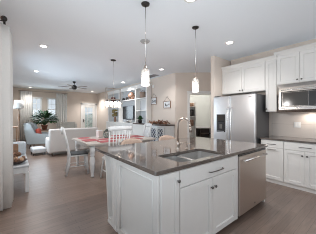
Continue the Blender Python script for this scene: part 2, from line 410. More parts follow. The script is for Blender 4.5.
# countertop with a sink cut-out
X0, X1, Y0, Y1 = .905, 3.19, 1.165, 2.62
SX0, SX1, SY0, SY1 = 1.28, 2.05, 1.245, 1.635
m = MB()
def rr(x0, x1, y0, y1, r, n=5):
    out = []
    for cx, cy, a0 in ((x1-r, y0+r, -PI/2), (x1-r, y1-r, 0), (x0+r, y1-r, PI/2), (x0+r, y0+r, PI)):
        for k in range(n): a = a0+PI/2*k/(n-1); out.append((cx+r*math.cos(a), cy+r*math.sin(a)))
    return out
def slab_hole(m, outer, inner, z0, z1, ch=.004):
    n = len(outer)
    def ring(pts, z): return [m.bm.verts.new((x, y, z)) for x, y in pts]
    cx = sum(p[0] for p in outer)/n; cy = sum(p[1] for p in outer)/n
    def shrink(pts, d): return [(x+(d if x < cx else -d), y+(d if y < cy else -d)) for x, y in pts]
    o0, o1, o2, i2, i0 = ring(outer, z0), ring(outer, z1-ch), ring(shrink(outer, ch), z1), ring(inner, z1), ring(inner, z0)
    seq = [o0, o1, o2, i2, i0, o0]
    for a, b in zip(seq, seq[1:]):
        for i in range(n): m.bm.faces.new((a[i], a[(i+1) % n], b[(i+1) % n], b[i]))
slab_hole(m, rr(X0, X1, Y0, Y1, .02), rr(SX0, SX1, SY0, SY1, .04), .885, .92)
tag(m.build('island_countertop', 'counter'), 'glossy taupe stone countertop on the white island', 'countertop')
# sink
sk = thing('kitchen_sink', 'stainless undermount double basin sink set in the island countertop', 'sink', ((SX0+SX1)/2, (SY0+SY1)/2, .68))
def basin(x0, x1, y0, y1):
    m = MB(); n = 20; t = .004
    o1 = rr(x0, x1, y0, y1, .05); i1 = rr(x0+t, x1-t, y0+t, y1-t, .046)
    def ring(pts, z): return [m.bm.verts.new((x, y, z)) for x, y in pts]
    a, b, c_, d_ = ring(o1, 0), ring(o1, .202), ring(i1, .202), ring(i1, .004)
    for p, q in ((a, b), (b, c_), (c_, d_)):
        for i in range(n): m.bm.faces.new((p[i], p[(i+1) % n], q[(i+1) % n], q[i])).smooth = False
    m.bm.faces.new(a); m.bm.faces.new(d_)
    o = m.build('basin', 'sinksteel', sk)
    MB().lathe([(.04, .0045), (.045, .008), (.03, .0075), (.028, .006)], ((x0+x1)/2, (y0+y1)/2, 0), 18).build('drain', 'knob', o)
hx, hy = (SX1-SX0)/2+.004, (SY1-SY0)/2+.004
basin(-hx, -.098, -hy, hy); basin(-.066, hx, -hy, hy)
B('divider', 'steel_light', sk, -.098, -.066, -hy+.02, hy-.02, .175, .2, bev=.004)
# faucet
fc = thing('kitchen_faucet', 'tall brushed nickel gooseneck faucet standing behind the island sink', 'faucet', (1.70, 1.71, .92))
MB().lathe([(.032, 0), (.032, .008), (.024, .018), (.021, .06), (.023, .065), (.023, .11), (.016, .12)], n=20).build('base', 'nickel', fc)
pts = [(0, 0, .11), (0, 0, .345)]
ra = .085
for k in range(1, 13): a = PI*k/12*.97; pts.append((.25*ra*(1-math.cos(a)), -ra*(1-math.cos(a)), .345+ra*math.sin(a)))
MB().tube(pts, .0125, 12).build('neck', 'nickel', fc)
e = Vector(pts[-1]); MB().cyl(e, e+Vector((.002, -.006, -.035)), .0135, .016).cyl(e+Vector((.002, -.006, -.035)), e+Vector((.005, -.012, -.10)), .017, .020).build('spray_head', 'nickel', fc)
MB().cyl((.02, 0, .085), (.045, -.006, .09), .013).tube([(.045, -.006, .09), (.075, -.016, .098), (.125, -.034, .10)], [.009, .008, .006], 8).build('handle', 'nickel', fc)
sd = MB(); sd.lathe([(.02, 0), (.018, .012), (.012, .02), (.012, .05), (.014, .055)], n=16); sd.tube([(0, 0, .05), (0, 0, .075), (0, -.02, .088), (0, -.06, .086)], .006, 8)
so = sd.build('soap_dispenser', 'nickel'); so.location = (1.86, 1.70, .92); tag(so, 'short nickel soap dispenser beside the tall faucet', 'soap dispenser')

# ------------------------------------------------------------------ right wall run
XF = 4.155
def base_unit(name, label, y_left, width):
    c = thing(name, label, 'cabinet', (XF, y_left, 0), R90)
    B('cabinet_body', 'cab', c, 0, width, .0, .612, .075, .884)
    B('base_trim', 'cab', c, 0, width, .012, .032, 0, .074)
    return c
w1 = 1.655-1.232
c = base_unit('base_cabinet', 'white pull-out base cabinet beside the refrigerator with two bar pulls', 1.655, w1)
m = MB(); slab(m, .004, w1-.004, .735, .872, 0); d = m.build('drawer', 'cab', c); pull(d, w1/2-.075, w1/2+.075, .803, -.02)
m = MB(); shaker(m, .004, w1-.004, .082, .727, 0); d = m.build('door', 'cab', c); pull(d, w1/2-.075, w1/2+.075, .695, -.02)
w2 = .66
c = base_unit('base_cabinet', 'wide white base cabinet with two doors under the microwave', 1.230, w2)
m = MB(); slab(m, .004, w2-.004, .735, .872, 0); d = m.build('drawer', 'cab', c); pull(d, w2/2-.09, w2/2+.09, .803, -.02)
for x0, x1, kx in ((.004, w2/2-.002, w2/2-.035), (w2/2+.002, w2-.004, w2/2+.035)):
    m = MB(); shaker(m, x0, x1, .082, .727, 0); d = m.build('door', 'cab', c); knob(d, kx, .645, -.02)
m = MB(); m.box(4.125, 4.768, .56, 1.672, .885, .92, .004, 1)
tag(m.build('wall_countertop', 'counter'), 'taupe stone countertop along the right wall below the microwave', 'countertop')
struct(MB().box(4.755, 4.769, .56, 1.66, .921, 1.50).build('wall_backsplash', 'tile'))
# outlet
o = thing('wall_outlet', 'white double outlet plate on the tile backsplash', 'outlet', (4.754, 1.165, 1.192), R90)
B('cover_plate', 'ceramic', o, -.06, .06, -.006, 0, -.06, .06, bev=.002)
for sx in (-.028, .028): B('socket', 'trim', o, sx-.017, sx+.017, -.010, -.0061, -.034, .034, bev=.002)
# upper cabinets
XU = 4.42
def crown(parent, w, ztop, left=True, right=True):
    m = MB(); h = .085
    prof = [(0, ztop-h), (0-.012, ztop-h), (-.016, ztop-h+.02), (-.05, ztop-.02), (-.055, ztop-.018), (-.055, ztop), (0, ztop)]
    m.prism(prof, 'x', -.05 if left else 0, w+(.05 if right else 0)); 
    return m.build('crown_molding', 'cab', parent)
wf = 2.745-1.662
c = thing('wall_cabinet', 'white two-door wall cabinet above the refrigerator', 'cabinet', (XU, 2.745, 1.955), R90)
B('cabinet_body', 'cab', c, 0, wf, .0, .345, 0, .735)
for x0, x1, kx in ((.012, wf/2-.002, wf/2-.035), (wf/2+.002, wf-.012, wf/2+.035)):
    m = MB(); shaker(m, x0, x1, .006, .635, 0); d = m.build('door', 'cab', c); knob(d, kx, .06, -.02)
crown(c, wf, .735, False, False)
wn = 1.660-1.437
c = thing('wall_cabinet', 'narrow tall white wall cabinet between refrigerator and microwave', 'cabinet', (XU, 1.660, 1.475), R90)
B('cabinet_body', 'cab', c, 0, wn, 0, .345, 0, 1.215)
m = MB(); shaker(m, .004, wn-.004, .004, 1.115, 0); d = m.build('door', 'cab', c); knob(d, .03, .06, -.02)
crown(c, wn, 1.215, False, False)
wm = .79
c = thing('wall_cabinet', 'white two-door wall cabinet above the microwave', 'cabinet', (XU-.004, 1.435, 2.045), R90)
B('cabinet_body', 'cab', c, 0, wm, 0, .349, 0, .70)
for x0, x1, kx in ((.004, wm/2-.002, wm/2-.035), (wm/2+.002, wm-.004, wm/2+.035)):
    m = MB(); shaker(m, x0, x1, .004, .60, 0); d = m.build('door', 'cab', c); knob(d, kx, .06, -.02)
crown(c, wm, .70, True, False)
# microwave
mw = thing('microwave_oven', 'stainless microwave oven mounted under the right wall cabinet', 'microwave', (4.36, 1.430, 1.452), R90)
B('microwave_body', 'mwsteel', mw, 0, .776, .03, .40, .0, .588)
m = MB()   # bevelled frame around a recessed front
def ringq(m, x0, x1, z0, z1, y): return [m.bm.verts.new(Vector(p)) for p in ((x0, y, z0), (x1, y, z0), (x1, y, z1), (x0, y, z1))]
R = [ringq(m, 0, .776, .0, .586, .03), ringq(m, .004, .772, .004, .582, .0), ringq(m, .055, .721, .06, .515, -.032), ringq(m, .095, .681, .115, .425, -.032), ringq(m, .107, .669, .127, .413, -.006)]
for a, b in zip(R, R[1:]):
    for i in range(4): m.bm.faces.new((a[i], a[(i+1) % 4], b[(i+1) % 4], b[i]))
m.bm.faces.new(R[0][::-1]); m.bm.faces.new(R[-1]); m.build('door_frame', 'mwsteel', mw)
B('window', principled('microwave_glass', (.06, .054, .05), .12), mw, .113, .530, -.016, -.0065, .133, .407, bev=.003)
B('control_panel', 'black', mw, .536, .663, -.014, -.0065, .133, .407, bev=.003)
MB().cyl((.095, -.040, .46), (.681, -.040, .46), .007).build('trim_strip', 'steel_light', mw)
MB().cyl((.095, -.040, .088), (.681, -.040, .088), .007).build('trim_strip', 'steel_light', mw)
l = bpy.data.lights.new('microwave_task_light', 'AREA'); l.size = .12; l.energy = 1.5; l.color = (1, .9, .8)
lo = bpy.data.objects.new('microwave_task_light', l); COL.objects.link(lo); lo.location = (4.6, .93, 1.445)

# refrigerator
FXW = 1.03
fr = thing('refrigerator', 'stainless side-by-side refrigerator with water dispenser beside the wall stub', 'refrigerator', (4.0, 2.738, 0), R90)
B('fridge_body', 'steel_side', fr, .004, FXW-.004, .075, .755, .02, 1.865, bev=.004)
B('base_grille', 'black', fr, .01, FXW-.01, .02, .074, .0, .09)
m = MB(); m.box(.0, .441, -.0, .07, .10, 1.86, .014, 3); dl = m.build('freezer_door', 'steel', fr)
m = MB(); m.box(.457, FXW, -.0, .07, .10, 1.86, .014, 3); dr_ = m.build('fridge_door', 'steel', fr)
m = MB(); ra_ = [ringq(m, .10, .33, .985, 1.42, -.0005), ringq(m, .10, .33, .985, 1.42, -.008), ringq(m, .115, .315, 1.0, 1.25, -.008), ringq(m, .125, .305, 1.015, 1.24, .0-.0012)]
for a, b in zip(ra_, ra_[1:]):
    for i in range(4): m.bm.faces.new((a[i], a[(i+1) % 4], b[(i+1) % 4], b[i]))
m.bm.faces.new(ra_[0][::-1]); m.bm.faces.new(ra_[-1]); dp = m.build('dispenser', 'black', dl)
B('display', 'blackglass', dp, .125, .305, -.012, -.0085, 1.27, 1.40, bev=.002)
B('paddle', 'knob', dp, .18, .25, -.010, -.002, 1.07, 1.18, bev=.002)
B('drip_tray', 'steel', dp, .13, .30, -.022, -.002, 1.0, 1.012)
for px_, par in ((.418, dl), (.505, dr_)):
    pts = [(px_, .0, .60), (px_, -.045, .63)]+[(px_, -.055-.008*math.sin(PI*k/8), .66+.86*k/8) for k in range(9)]+[(px_, -.045, 1.55), (px_, .0, 1.58)]
    MB().tube(pts, .013, 10).build('handle', 'steel_light', par)
B('badge', 'knob', dr_, .89, .95, -.002, .0005, 1.79, 1.805)
for x0 in (.02, FXW-.12): B('hinge_cover', 'steel_side', fr, x0, x0+.1, .02, .16, 1.8655, 1.885, bev=.004)

# ------------------------------------------------------------------ ceiling fittings
def can(x, y, label, lamp=1.0):
    c = thing('recessed_light', label, 'ceiling light', (x, y, H-.012), 0, 'recessed ceiling lights')
    m = MB(); m.lathe([(.062, .011), (.062, .004), (.068, 0), (.092, .002), (.096, .0115)], n=24); m.build('trim_ring', 'trim', c)
    m = MB(); m.lathe([(.0605, .004), (.0605, .010)], n=24); m.build('lens', 'lens', c)
    l = bpy.data.lights.new('can_lamp', 'SPOT'); l.energy = 38*lamp; l.spot_size = 2.3; l.spot_blend = .8; l.color = (1, .97, .94); l.shadow_soft_size = .06
    o = bpy.data.objects.new('can_lamp', l); COL.objects.link(o); o.parent = c; o.location = (0, 0, -.02)
can(.505, 4.757, 'recessed ceiling light near the left wall, closer of the left pair', 2.0)
can(.578, 7.564, 'recessed ceiling light near the left wall, farther of the left pair', 3.8)
can(3.589, 2.058, 'recessed ceiling light nearest the refrigerator and pendants', 1.15)
can(3.909, 7.511, 'small recessed ceiling light in front of the white built-in bookcase', 2.8)
can(3.871, 11.66, 'tiny distant recessed ceiling light near the glazed far door', 3.4)
can(3.851, 4.653, 'recessed ceiling light above the dining sideboard')
can(1.83, 1.60, 'recessed ceiling light at the top edge of the view over the island', 1.6)
can(.654, 12.0, 'faint recessed ceiling light above the far left window curtain', 1.5)
dt = thing('smoke_detector', 'flat grey disc smoke detector on the ceiling behind the near pendant', 'smoke detector', (2.133, 3.118, H-.035))
MB().lathe([(.06, 0), (.085, .006), (.095, .02), (.10, .0345)], n=26).build('detector_body', vary(principled('grey_plastic', (.42, .42, .42), .5), 20, .03), dt)
MB().lathe([(.022, -.004), (.026, .001)], n=16).build('sensor', 'trim', dt)
vt = thing('ceiling_vent', 'grey slatted air vent in the ceiling above the dining wall', 'vent', (4.22, 5.75, H-.012))
m = MB(); m.box(-.2, .2, -.42, -.39, 0, .0115); m.box(-.2, .2, .39, .42, 0, .0115); m.box(-.2, -.17, -.39, .39, 0, .0115); m.box(.17, .2, -.39, .39, 0, .0115); m.build('vent_frame', 'ceiling', vt)
for k in range(9): MB().box(-.17+.034*k+.008, -.17+.034*k+.03, -.39, .39, .003, .008, rot=None).build('slat', principled('vent_grey', (.25, .25, .26), .5) if k == 0 else bpy.data.materials['vent_grey'], vt)
# ceiling fan
fan = thing('ceiling_fan', 'dark bronze ceiling fan over the living room seating', 'ceiling fan', (2.12, 8.8, H-.0))
MB().lathe([(.025, -.09), (.06, -.05), (.07, -.001)], n=20).build('canopy', 'bronze', fan)
MB().cyl((0, 0, -.085), (0, 0, -.17), .014).build('downrod', 'bronze', fan)
MB().lathe([(.03, -.36), (.09, -.34), (.11, -.29), (.11, -.22), (.06, -.17), (.02, -.165)], n=22).build('motor', 'bronze', fan)
MB().lathe([(.02, -.40), (.06, -.385), (.075, -.3595)], n=18).build('light_bowl', 'shade', fan)
for k in range(5):
    a = 2*PI*k/5+.35; m = MB(); m.T = Matrix.Rotation(a, 4, 'Z')
    m.box(.10, .2, -.02, .02, -.262, -.256); m.prism([(.19, -.05), (.62, -.07), (.66, -.04), (.66, .04), (.62, .07), (.19, .05)], 'z', -.256, -.248)
    m.build('blade', principled('fan_blade_wood', (.22, .20, .19), .5) if k == 0 else bpy.data.materials['fan_blade_wood'], fan)
# pendants over the island
def glass_shade(m, r, h, z0):
    m.lathe([(r, z0), (r, z0+h-.02), (r*.8, z0+h-.004), (.03, z0+h), (.03, z0+h-.004), (r*.8-.003, z0+h-.009), (r-.004, z0+h-.023), (r-.004, z0)], n=24)
def pendant(x, y, label):
    p = thing('pendant_lamp', label, 'pendant lamp', (x, y, H), 0, 'glass pendants over the island')
    MB().lathe([(.02, -.03), (.055, -.018), (.06, -.001)], n=22).build('canopy', 'bronze', p)
    MB().cyl((0, 0, -.028), (0, 0, -.86), .0045, n=8).build('rod', 'steel_light', p)
    MB().lathe([(.018, -.975), (.024, -.96), (.024, -.925), (.032, -.915), (.03, -.90), (.012, -.86)], n=18).build('socket', 'nickel', p)
    m = MB(); glass_shade(m, .056, .235, -1.15); m.build('glass_shade', 'shade', p)
    m = MB(); m.lathe([(.006, -1.10), (.024, -1.085), (.032, -1.055), (.026, -1.02), (.012, -.985), (.011, -.976)], n=16); m.build('bulb', 'bulb', p)
    l = bpy.data.lights.new('pendant_light', 'POINT'); l.energy = 17; l.color = (1, .975, .95); l.shadow_soft_size = .05
    o = bpy.data.objects.new('pendant_light', l); COL.objects.link(o); o.parent = p; o.location = (0, 0, -1.17)
pendant(1.43, 2.08, 'clear glass pendant on a long rod, hanging over the left half of the island')
pendant(2.50, 2.08, 'clear glass pendant on a long rod, hanging over the right half of the island')
# dining chandelier
ch = thing('dining_chandelier', 'dark framed chandelier with four glass shades above the dining table', 'chandelier', (2.16, 4.73, H))
MB().lathe([(.02, -.03), (.07, -.02), (.075, -.001)], n=22).build('canopy', 'bronze', ch)
MB().cyl((0, 0, -.028), (0, 0, -1.10), .005, n=8).build('rod', 'steel_light', ch)
m = MB(); m.box(-.22, .22, -.012, .012, -1.12, -1.095); m.box(-.22, -.205, -.01, .01, -1.12, -.80); m.box(.205, .22, -.01, .01, -1.12, -.80); m.box(-.22, .22, -.012, .012, -.81, -.795); m.build('frame', 'nickel', ch)
for k in range(4):
    x = -.18+.12*k
    MB().cyl((x, 0, -1.12), (x, 0, -1.17), .018, n=14).build('socket', 'bronze', ch)
    m = MB(); m.T = Matrix.Translation((x, 0, 0)); glass_shade(m, .05, .17, -1.33); s_ = m.build('glass_shade', 'shade', ch)
    m = MB(); m.ball((x, 0, -1.215), .03, 1, 1, 1.4); m.build('bulb', 'warmbulb', s_)
# ------------------------------------------------------------------ curtains
def curtain(name, label, p0, p1, z0, z1, amp, folds, group=None, thick=.008):
    p0 = Vector((*p0, 0)); p1 = Vector((*p1, 0)); d = p1-p0; n = Vector((-d.y, d.x, 0)).normalized(); N = folds*10
    rows = []
    for i, z in enumerate([z0, z0+.5*(z1-z0), z0+.9*(z1-z0), z1]):
        a = amp*(1.1, 1.0, .9, .75)[i]
        rows.append([p0+d*(j/N)+n*a*math.sin(2*PI*folds*j/N+.3*i*.3)+Vector((0, 0, z)) for j in range(N+1)])
    m = MB(); m.sheet(rows, thick); o = m.build(name, 'curtain'); return tag(o, label, 'curtain', group)
curtain('curtain', 'tall white linen curtain gathered at the left edge of the view', (-.135, 3.42), (-.105, 3.80), .015, 2.72, .085, 4)
rd = thing('curtain_rod', 'dark curtain rod with ball finial above the near left curtain', 'curtain rod', (-.12, 3.36, 2.75))
MB().cyl((0, 0, 0), (0, 2.05, 0), .014).build('rod', 'bronze', rd)
MB().ball((0, -.03, 0), .04).lathe([(.03, -.012), (.03, .012)], (0, 0, 0)).build('finial', 'bronze', rd)
for y in (.06, 1.95): MB().cyl((-.139, y, 0), (0, y, 0), .009, n=8).box(-.139, -.13, y-.03, y+.03, -.04, .04).build('bracket', 'bronze', rd)
curtain('curtain', 'white curtain panel left of the far windows', (.22, FW-.1), (.78, FW-.1), .02, 2.78, .035, 6)
curtain('curtain', 'white curtain panel right of the far windows', (2.0, FW-.1), (2.60, FW-.1), .02, 2.78, .035, 6)
rd = thing('curtain_rod', 'slim dark curtain rod above the far windows', 'curtain rod', (.15, FW-.1, 2.80))
MB().cyl((0, 0, 0), (2.52, 0, 0), .012).build('rod', 'nickel', rd)
for x in (.02, 2.5): MB().cyl((x, 0, 0), (x, .099, 0), .008, n=8).build('bracket', 'nickel', rd)

# ------------------------------------------------------------------ dining set
TX0, TX1, TY0, TY1 = 1.25, 3.12, 3.98, 5.45
tb = thing('dining_table', 'whitewashed dining table with turned legs behind the island', 'table', ((TX0+TX1)/2, (TY0+TY1)/2, 0))
tx, ty = (TX1-TX0)/2, (TY1-TY0)/2
m = MB(); m.prism(rr(-tx, tx, -ty, ty, .05), 'z', .725, .76); m.build('tabletop', 'tablewood', tb)
m = MB(); m.box(-tx+.10, tx-.10, -ty+.09, -ty+.115, .62, .7245); m.box(-tx+.10, tx-.10, ty-.115, ty-.09, .62, .7245); m.box(-tx+.09, -tx+.115, -ty+.115, ty-.115, .62, .7245); m.box(tx-.115, tx-.09, -ty+.115, ty-.115, .62, .7245); m.build('apron', 'tablewood', tb)
LEG = [(.026, 0), (.040, .02), (.030, .05), (.036, .10), (.052, .24), (.060, .36), (.048, .44), (.034, .47), (.056, .49), (.056, .505), (.038, .52), (.060, .545), (.060, .7245)]
for sx in (-1, 1):
    for sy in (-1, 1):
        MB().lathe(LEG, (sx*(tx-.12), sy*(ty-.12), 0), 16).build('leg', 'whitewood', tb)
mats_ = [('leftmost red placemat on the dining table, before the slant-backed chair', 1.50, 4.68, .34, .46), ('red placemat at the near edge of the table, left of the spindle chair', 1.78, 4.22, .44, .32),
         ('red placemat at the near edge of the table, right of the spindle chair', 2.52, 4.22, .44, .32), ('red placemat across the table behind the slant-backed chair', 1.52, 5.24, .30, .30),
         ('red placemat across the table to the right of the plaid centrepiece', 2.58, 5.22, .44, .30), ('red placemat at the right end of the dining table', 2.90, 4.72, .32, .46)]
for lb, x, y, w_, h_ in mats_:
    m = MB(); m.prism(rr(-w_/2, w_/2, -h_/2, h_/2, .04), 'z', 0, .006); o = m.build('placemat', 'red'); o.location = (x, y, .7605); tag(o, lb, 'placemat', 'red placemats on the dining table')
o = thing('table_runner', 'narrow red runner down the middle of the dining table', 'table runner', (2.20, 4.66, .7604)); MB().box(-.48, .48, -.14, .14, 0, .005).build('runner_cloth', 'red', o)
ct = thing('table_centerpiece', 'plaid wrapped pot of dark berries on the dining table', 'centerpiece', (2.08, 4.97, .7605))
MB().lathe([(.08, 0), (.10, .03), (.115, .10), (.105, .13), (.09, .135)], n=18).build('pot', 'plaid', ct)
m = MB()
for k in range(40):
    a = random.random()*2*PI; r = .10*math.sqrt(random.random()); m.ball((r*math.cos(a), r*math.sin(a), .14+.09*(1-r/.11)+.02*random.random()), .022, sub=1)
m.build('berries', vary(principled('dark_green_berries', (.10, .12, .10), .4), 30, .6), ct)
cn = thing('canister', 'pale pink square canister on the dining table left of the plaid pot', 'canister', (1.92, 5.14, .7605), .3)
B('canister_body', 'pink', cn, -.075, .075, -.05, .05, 0, .19, bev=.008); B('lid', 'ceramic', cn, -.078, .078, -.053, .053, .1905, .212, bev=.006)

# slant-backed white chair
def slat_chair(name, label, loc, rz, seatmat, group=None, hb=1.10):
    c = thing(name, label, 'chair', loc, rz, group)      # faces +x
    m = MB(); m.prism(rr(-.21, .21, -.20, .20, .05), 'z', .435, .46); m.build('seat', 'whitewood', c)
    m = MB(); m.box(-.19, .20, -.18, .18, .4605, .495, .015, 3); m.build('seat_cushion', seatmat, c)
    for sy in (-1, 1):
        MB().tube([(-.27, sy*.18, 0), (-.215, sy*.175, .25), (-.20, sy*.17, .45), (-.25, sy*.175, .75), (-.33, sy*.18, hb)], [.023, .026, .028, .026, .023], 10).build('leg', 'whitewood', c)
        MB().tube([(.20, sy*.185, 0), (.18, sy*.18, .22), (.165, sy*.17, .436)], [.021, .027, .027], 10).build('leg', 'whitewood', c)
    m = MB(); m.sheet([[(-.335-.03*math.cos(PI*t*.5), .20*t, z) for t in [k/5-1 for k in range(11)]] for z in (hb-.13, hb-.06, hb+.02)], .022); m.build('top_rail', 'whitewood', c)
    for k in range(3):
        m = MB(); y = -.09+.09*k
        m.sheet([[(-.20-.02-.125*(z-.47)/(hb-.5), y+dy, z) for dy in (-.038, 0, .038)] for z in (.462, .6, .8, hb-.11)], .016); m.build('back_slat', 'whitewood', c)
    MB().cyl((.18, -.18, .2), (.18, .18, .2), .01).build('stretcher', 'whitewood', c); 
    for sy in (-1, 1): MB().cyl((-.22, sy*.176, .2), (.182, sy*.18, .2), .01).build('stretcher', 'whitewood', c)
    return c
slat_chair('dining_chair', 'white slant-backed chair with dark seat at the left end of the dining table', (1.215, 4.66, 0), -.16, principled('dark_seat_cloth', (.07, .075, .08), .8))
slat_chair('dining_chair', 'white chair with red seat cushion at the right end of the dining table', (3.30, 5.12, 0), PI, 'red')
# spindle chair
sp = thing('spindle_chair', 'white spindle-back chair with wide top rail on the island side of the dining table', 'chair', (1.735, 3.73, 0))   # faces +y
m = MB(); m.prism(rr(-.235, .235, -.22, .21, .08), 'z', .44, .472); m.build('seat', 'whitewood', sp)
for sx in (-1, 1):
    MB().tube([(sx*.25, -.25, 0), (sx*.20, -.17, .44)], [.016, .022], 10).build('leg', 'whitewood', sp)
    MB().tube([(sx*.24, .20, 0), (sx*.19, .15, .44)], [.016, .022], 10).build('leg', 'whitewood', sp)
    MB().cyl((sx*.228, -.21, .2), (sx*.222, .178, .2), .010).build('stretcher', 'whitewood', sp)
    MB().tube([(sx*.205, -.19, .472), (sx*.225, -.235, .8), (sx*.235, -.28, 1.10)], [.018, .018, .015], 10).build('back_post', 'whitewood', sp)
MB().cyl((-.225, 0, .2), (.225, 0, .2), .010).build('stretcher', 'whitewood', sp)
m = MB(); m.sheet([[(.275*t, -.285-.045*(1-t*t), z-.02*abs(t)**3) for t in [k/6-1 for k in range(13)]] for z in (1.085, 1.13, 1.175)], .024); m.build('top_rail', 'whitewood', sp)
for k in range(6):
    t = -.72+.288*k
    MB().tube([(.18*t, -.185, .472), (.215*t, -.255-.02*(1-t*t), .8), (.23*t, -.29-.04*(1-t*t), 1.09)], [.009, .011, .008], 8).build('spindle', 'whitewood', sp)
# tan counter stools
def stool(x, label):
    s = thing('counter_stool', label, 'stool', (x, 2.70, 0), 0, 'tan counter stools behind the island')     # faces -y
    m = MB(); m.prism(rr(-.20, .20, -.19, .19, .07), 'z', .60, .66); m.build('seat', 'tan', s)
    for sx in (-1, 1):
        for sy in (-1, 1): MB().tube([(sx*.20, sy*.19, 0), (sx*.165, sy*.155, .60)], [.016, .021], 10).build('leg', 'whitewood', s)
    for sx in (-1, 1): MB().cyl((sx*.19, -.18, .22), (sx*.19, .18, .22), .01).build('stretcher', 'whitewood', s)
    for sy in (-1, 1): MB().cyl((-.188, sy*.178, .25), (.188, sy*.178, .25), .01).build('stretcher', 'whitewood', s)
    for sx in (-1, 1): MB().tube([(sx*.13, .165, .66), (sx*.13, .19, .80)], [.014, .014], 8).build('back_post', 'whitewood', s)
    rows = []
    for i in range(6):
        v = i/5; row = []
        for k in range(13):
            t = k/6-1; top = .965-.085*abs(t)**2.4; bot = .775+.05*abs(t)**2
            row.append((.225*math.sin(t*1.25)/math.sin(1.25), .215-.11*(1-math.cos(t*1.25)), bot+(top-bot)*v))
        rows.append(row)
    m = MB(); m.sheet(rows, .035); m.build('backrest', 'tan', s)
stool(1.67, 'tan counter stool with curved low back, nearer the spindle chair')
stool(2.52, 'tan counter stool with curved low back, nearer the faucet and sideboard')

# ------------------------------------------------------------------ left wall bench and dish
bn = thing('side_bench', 'low white bench with framed legs against the left wall beside the curtain', 'bench', (-.02, 4.72, 0))
m = MB(); m.box(-.215, .225, -.70, .70, .455, .485, .005, 1); m.build('bench_top', vary(principled('grey_blue_bench_top', (.50, .52, .55), .35), 8, .06), bn)
m = MB(); m.box(-.2, .21, -.685, -.665, .36, .4545); m.box(-.2, .21, .665, .685, .36, .4545); m.box(.19, .21, -.665, .665, .36, .4545); m.box(-.2, -.18, -.665, .665, .36, .4545); m.build('apron', 'whitewood', bn)
for sx in (-.19, .195):
    for sy in (-.665, .665): MB().box(sx-.027, sx+.027, sy-.027, sy+.027, 0, .36, .003, 1).build('leg', 'whitewood', bn)
bw = thing('dish', 'shallow dark dish of pine cones on the low white bench', 'dish', (.015, 4.32, .4853))
MB().lathe([(.08, 0), (.15, .03), (.185, .06), (.178, .062), (.14, .036), (.07, .012)], n=26).build('dish_body', 'dark_wood', bw)
cone0 = None
for k, (dx, dy, dz) in enumerate([(-.10, -.055, .045), (.0, -.11, .045), (.10, -.055, .045), (.10, .06, .045), (0, .115, .045), (-.1, .06, .045), (0, 0, .03), (-.05, -.05, .135), (.055, .0, .135), (-.03, .06, .135)]):
    if cone0 is None:
        m = MB(); m.lathe([(.012, 0), (.04, .012), (.032, .02), (.052, .032), (.040, .042), (.048, .054), (.032, .064), (.036, .074), (.015, .088), (.006, .094)], n=12, smooth=False)
        o = cone0 = m.build('pine_cone', 'cone')
    else: o = cone0.copy(); COL.objects.link(o)
    if k in (2, 4, 6): o.data = o.data.copy(); o.data.materials[0] = M['conel']
    o.scale = (.88, .88, .88)
    o.location = (.015+dx, 4.32+dy, .4853+dz-.005); o.rotation_euler = (random.uniform(-.5, .5), random.uniform(-.5, .5), random.random()*6)
    tag(o, 'brown pine cone heaped in the dark dish on the bench', 'pine cone', 'pine cones in the dish')
bx = thing('wooden_crate', 'upright brown wooden box standing on the white bench behind the dish', 'crate', (-.03, 4.92, .4853), 0)
m = MB(); m.box(-.12, .09, -.012, .0, 0, .27); m.box(-.12, .09, .18, .192, 0, .27); m.box(-.12, -.108, 0, .18, 0, .27); m.box(.078, .09, 0, .18, 0, .27); m.box(-.108, .078, 0, .18, 0, .012); m.build('crate_body', 'mid_wood', bx)
cu = thing('cushion', 'pale blue cushion at the far end of the low white bench', 'cushion', (.05, 5.28, .4853))
m = MB(); m.box(-.16, .16, -.06, .06, 0, .30, .05, 4); m.build('cushion_body', 'paleblue', cu)

# ------------------------------------------------------------------ living room
sf = thing('sofa', 'light grey sofa with its back to the dining table', 'sofa', (1.745, 7.45, 0))   # faces +y
B('base', 'sofa', sf, -.74, .74, -.40, .42, .10, .40, bev=.03)
m = MB(); m.box(-.84, .84, -.45, -.24, .12, .93, .06, 4); m.build('backrest', 'sofa', sf)
for sx in (-1, 1): m = MB(); m.box(sx*.775-.085, sx*.775+.085, -.44, .40, .10, .60, .06, 4); m.build('armrest', 'sofa', sf)
for sx in (-1, 1): m = MB(); m.box(sx*.343-.335, sx*.343+.335, -.23, .43, .402, .52, .035, 3); m.build('seat_cushion', 'sofa', sf)
for sx in (-1, 1):
    for sy in (-.36, .34): MB().cyl((sx*.74, sy, 0), (sx*.74, sy, .10), .02, .028).build('leg', 'dark_wood', sf)
def armchair(name, label, loc, rz, mat, hb, wd=.36, wood=False):
    a = thing(name, label, 'armchair', loc, rz)            # faces +x
    B('base', mat, a, -.34, .38, -wd+.06, wd-.06, .2, .40, bev=.03)
    m = MB(); m.box(-.30, .40, -wd+.10, wd-.10, .402, .50, .035, 3); m.build('seat_cushion', mat, a)
    m = MB(); m.box(-.10, .10, -wd, wd, -.42, .42, .06, 4, rot=Matrix.Rotation(-.16, 3, 'Y')); 
    for v in m.bm.verts: v.co += Vector((-.40, 0, .2+(hb-.2)/2)); v.co.z = .2+(v.co.z-.2)*(hb-.2)/(.84)*.98 if False else v.co.z
    m.build('backrest', mat, a)
    for sy in (-1, 1):
        m = MB(); m.prism([(-.42, .2), (.36, .2), (.38, .56), (.30, .62), (-.15, .64), (-.28, hb-.12), (-.50, hb-.06), (-.52, hb-.3)], 'y', sy*wd-.05, sy*wd+.05)
        bmesh.ops.bevel(m.bm, geom=m.bm.edges[:], offset=.02, segments=2, affect='EDGES'); m.build('armrest', mat, a)
        for x in (-.32, .32): MB().tube([(x*1.08, sy*(wd-.08), 0), (x, sy*(wd-.09), .2)], [.014, .024], 10).build('leg', 'dark_wood', a)
    return a
armchair('armchair', 'blue-grey wing armchair by the left window facing right', (.90, 9.35, 0), -.32, 'blue', 1.15)
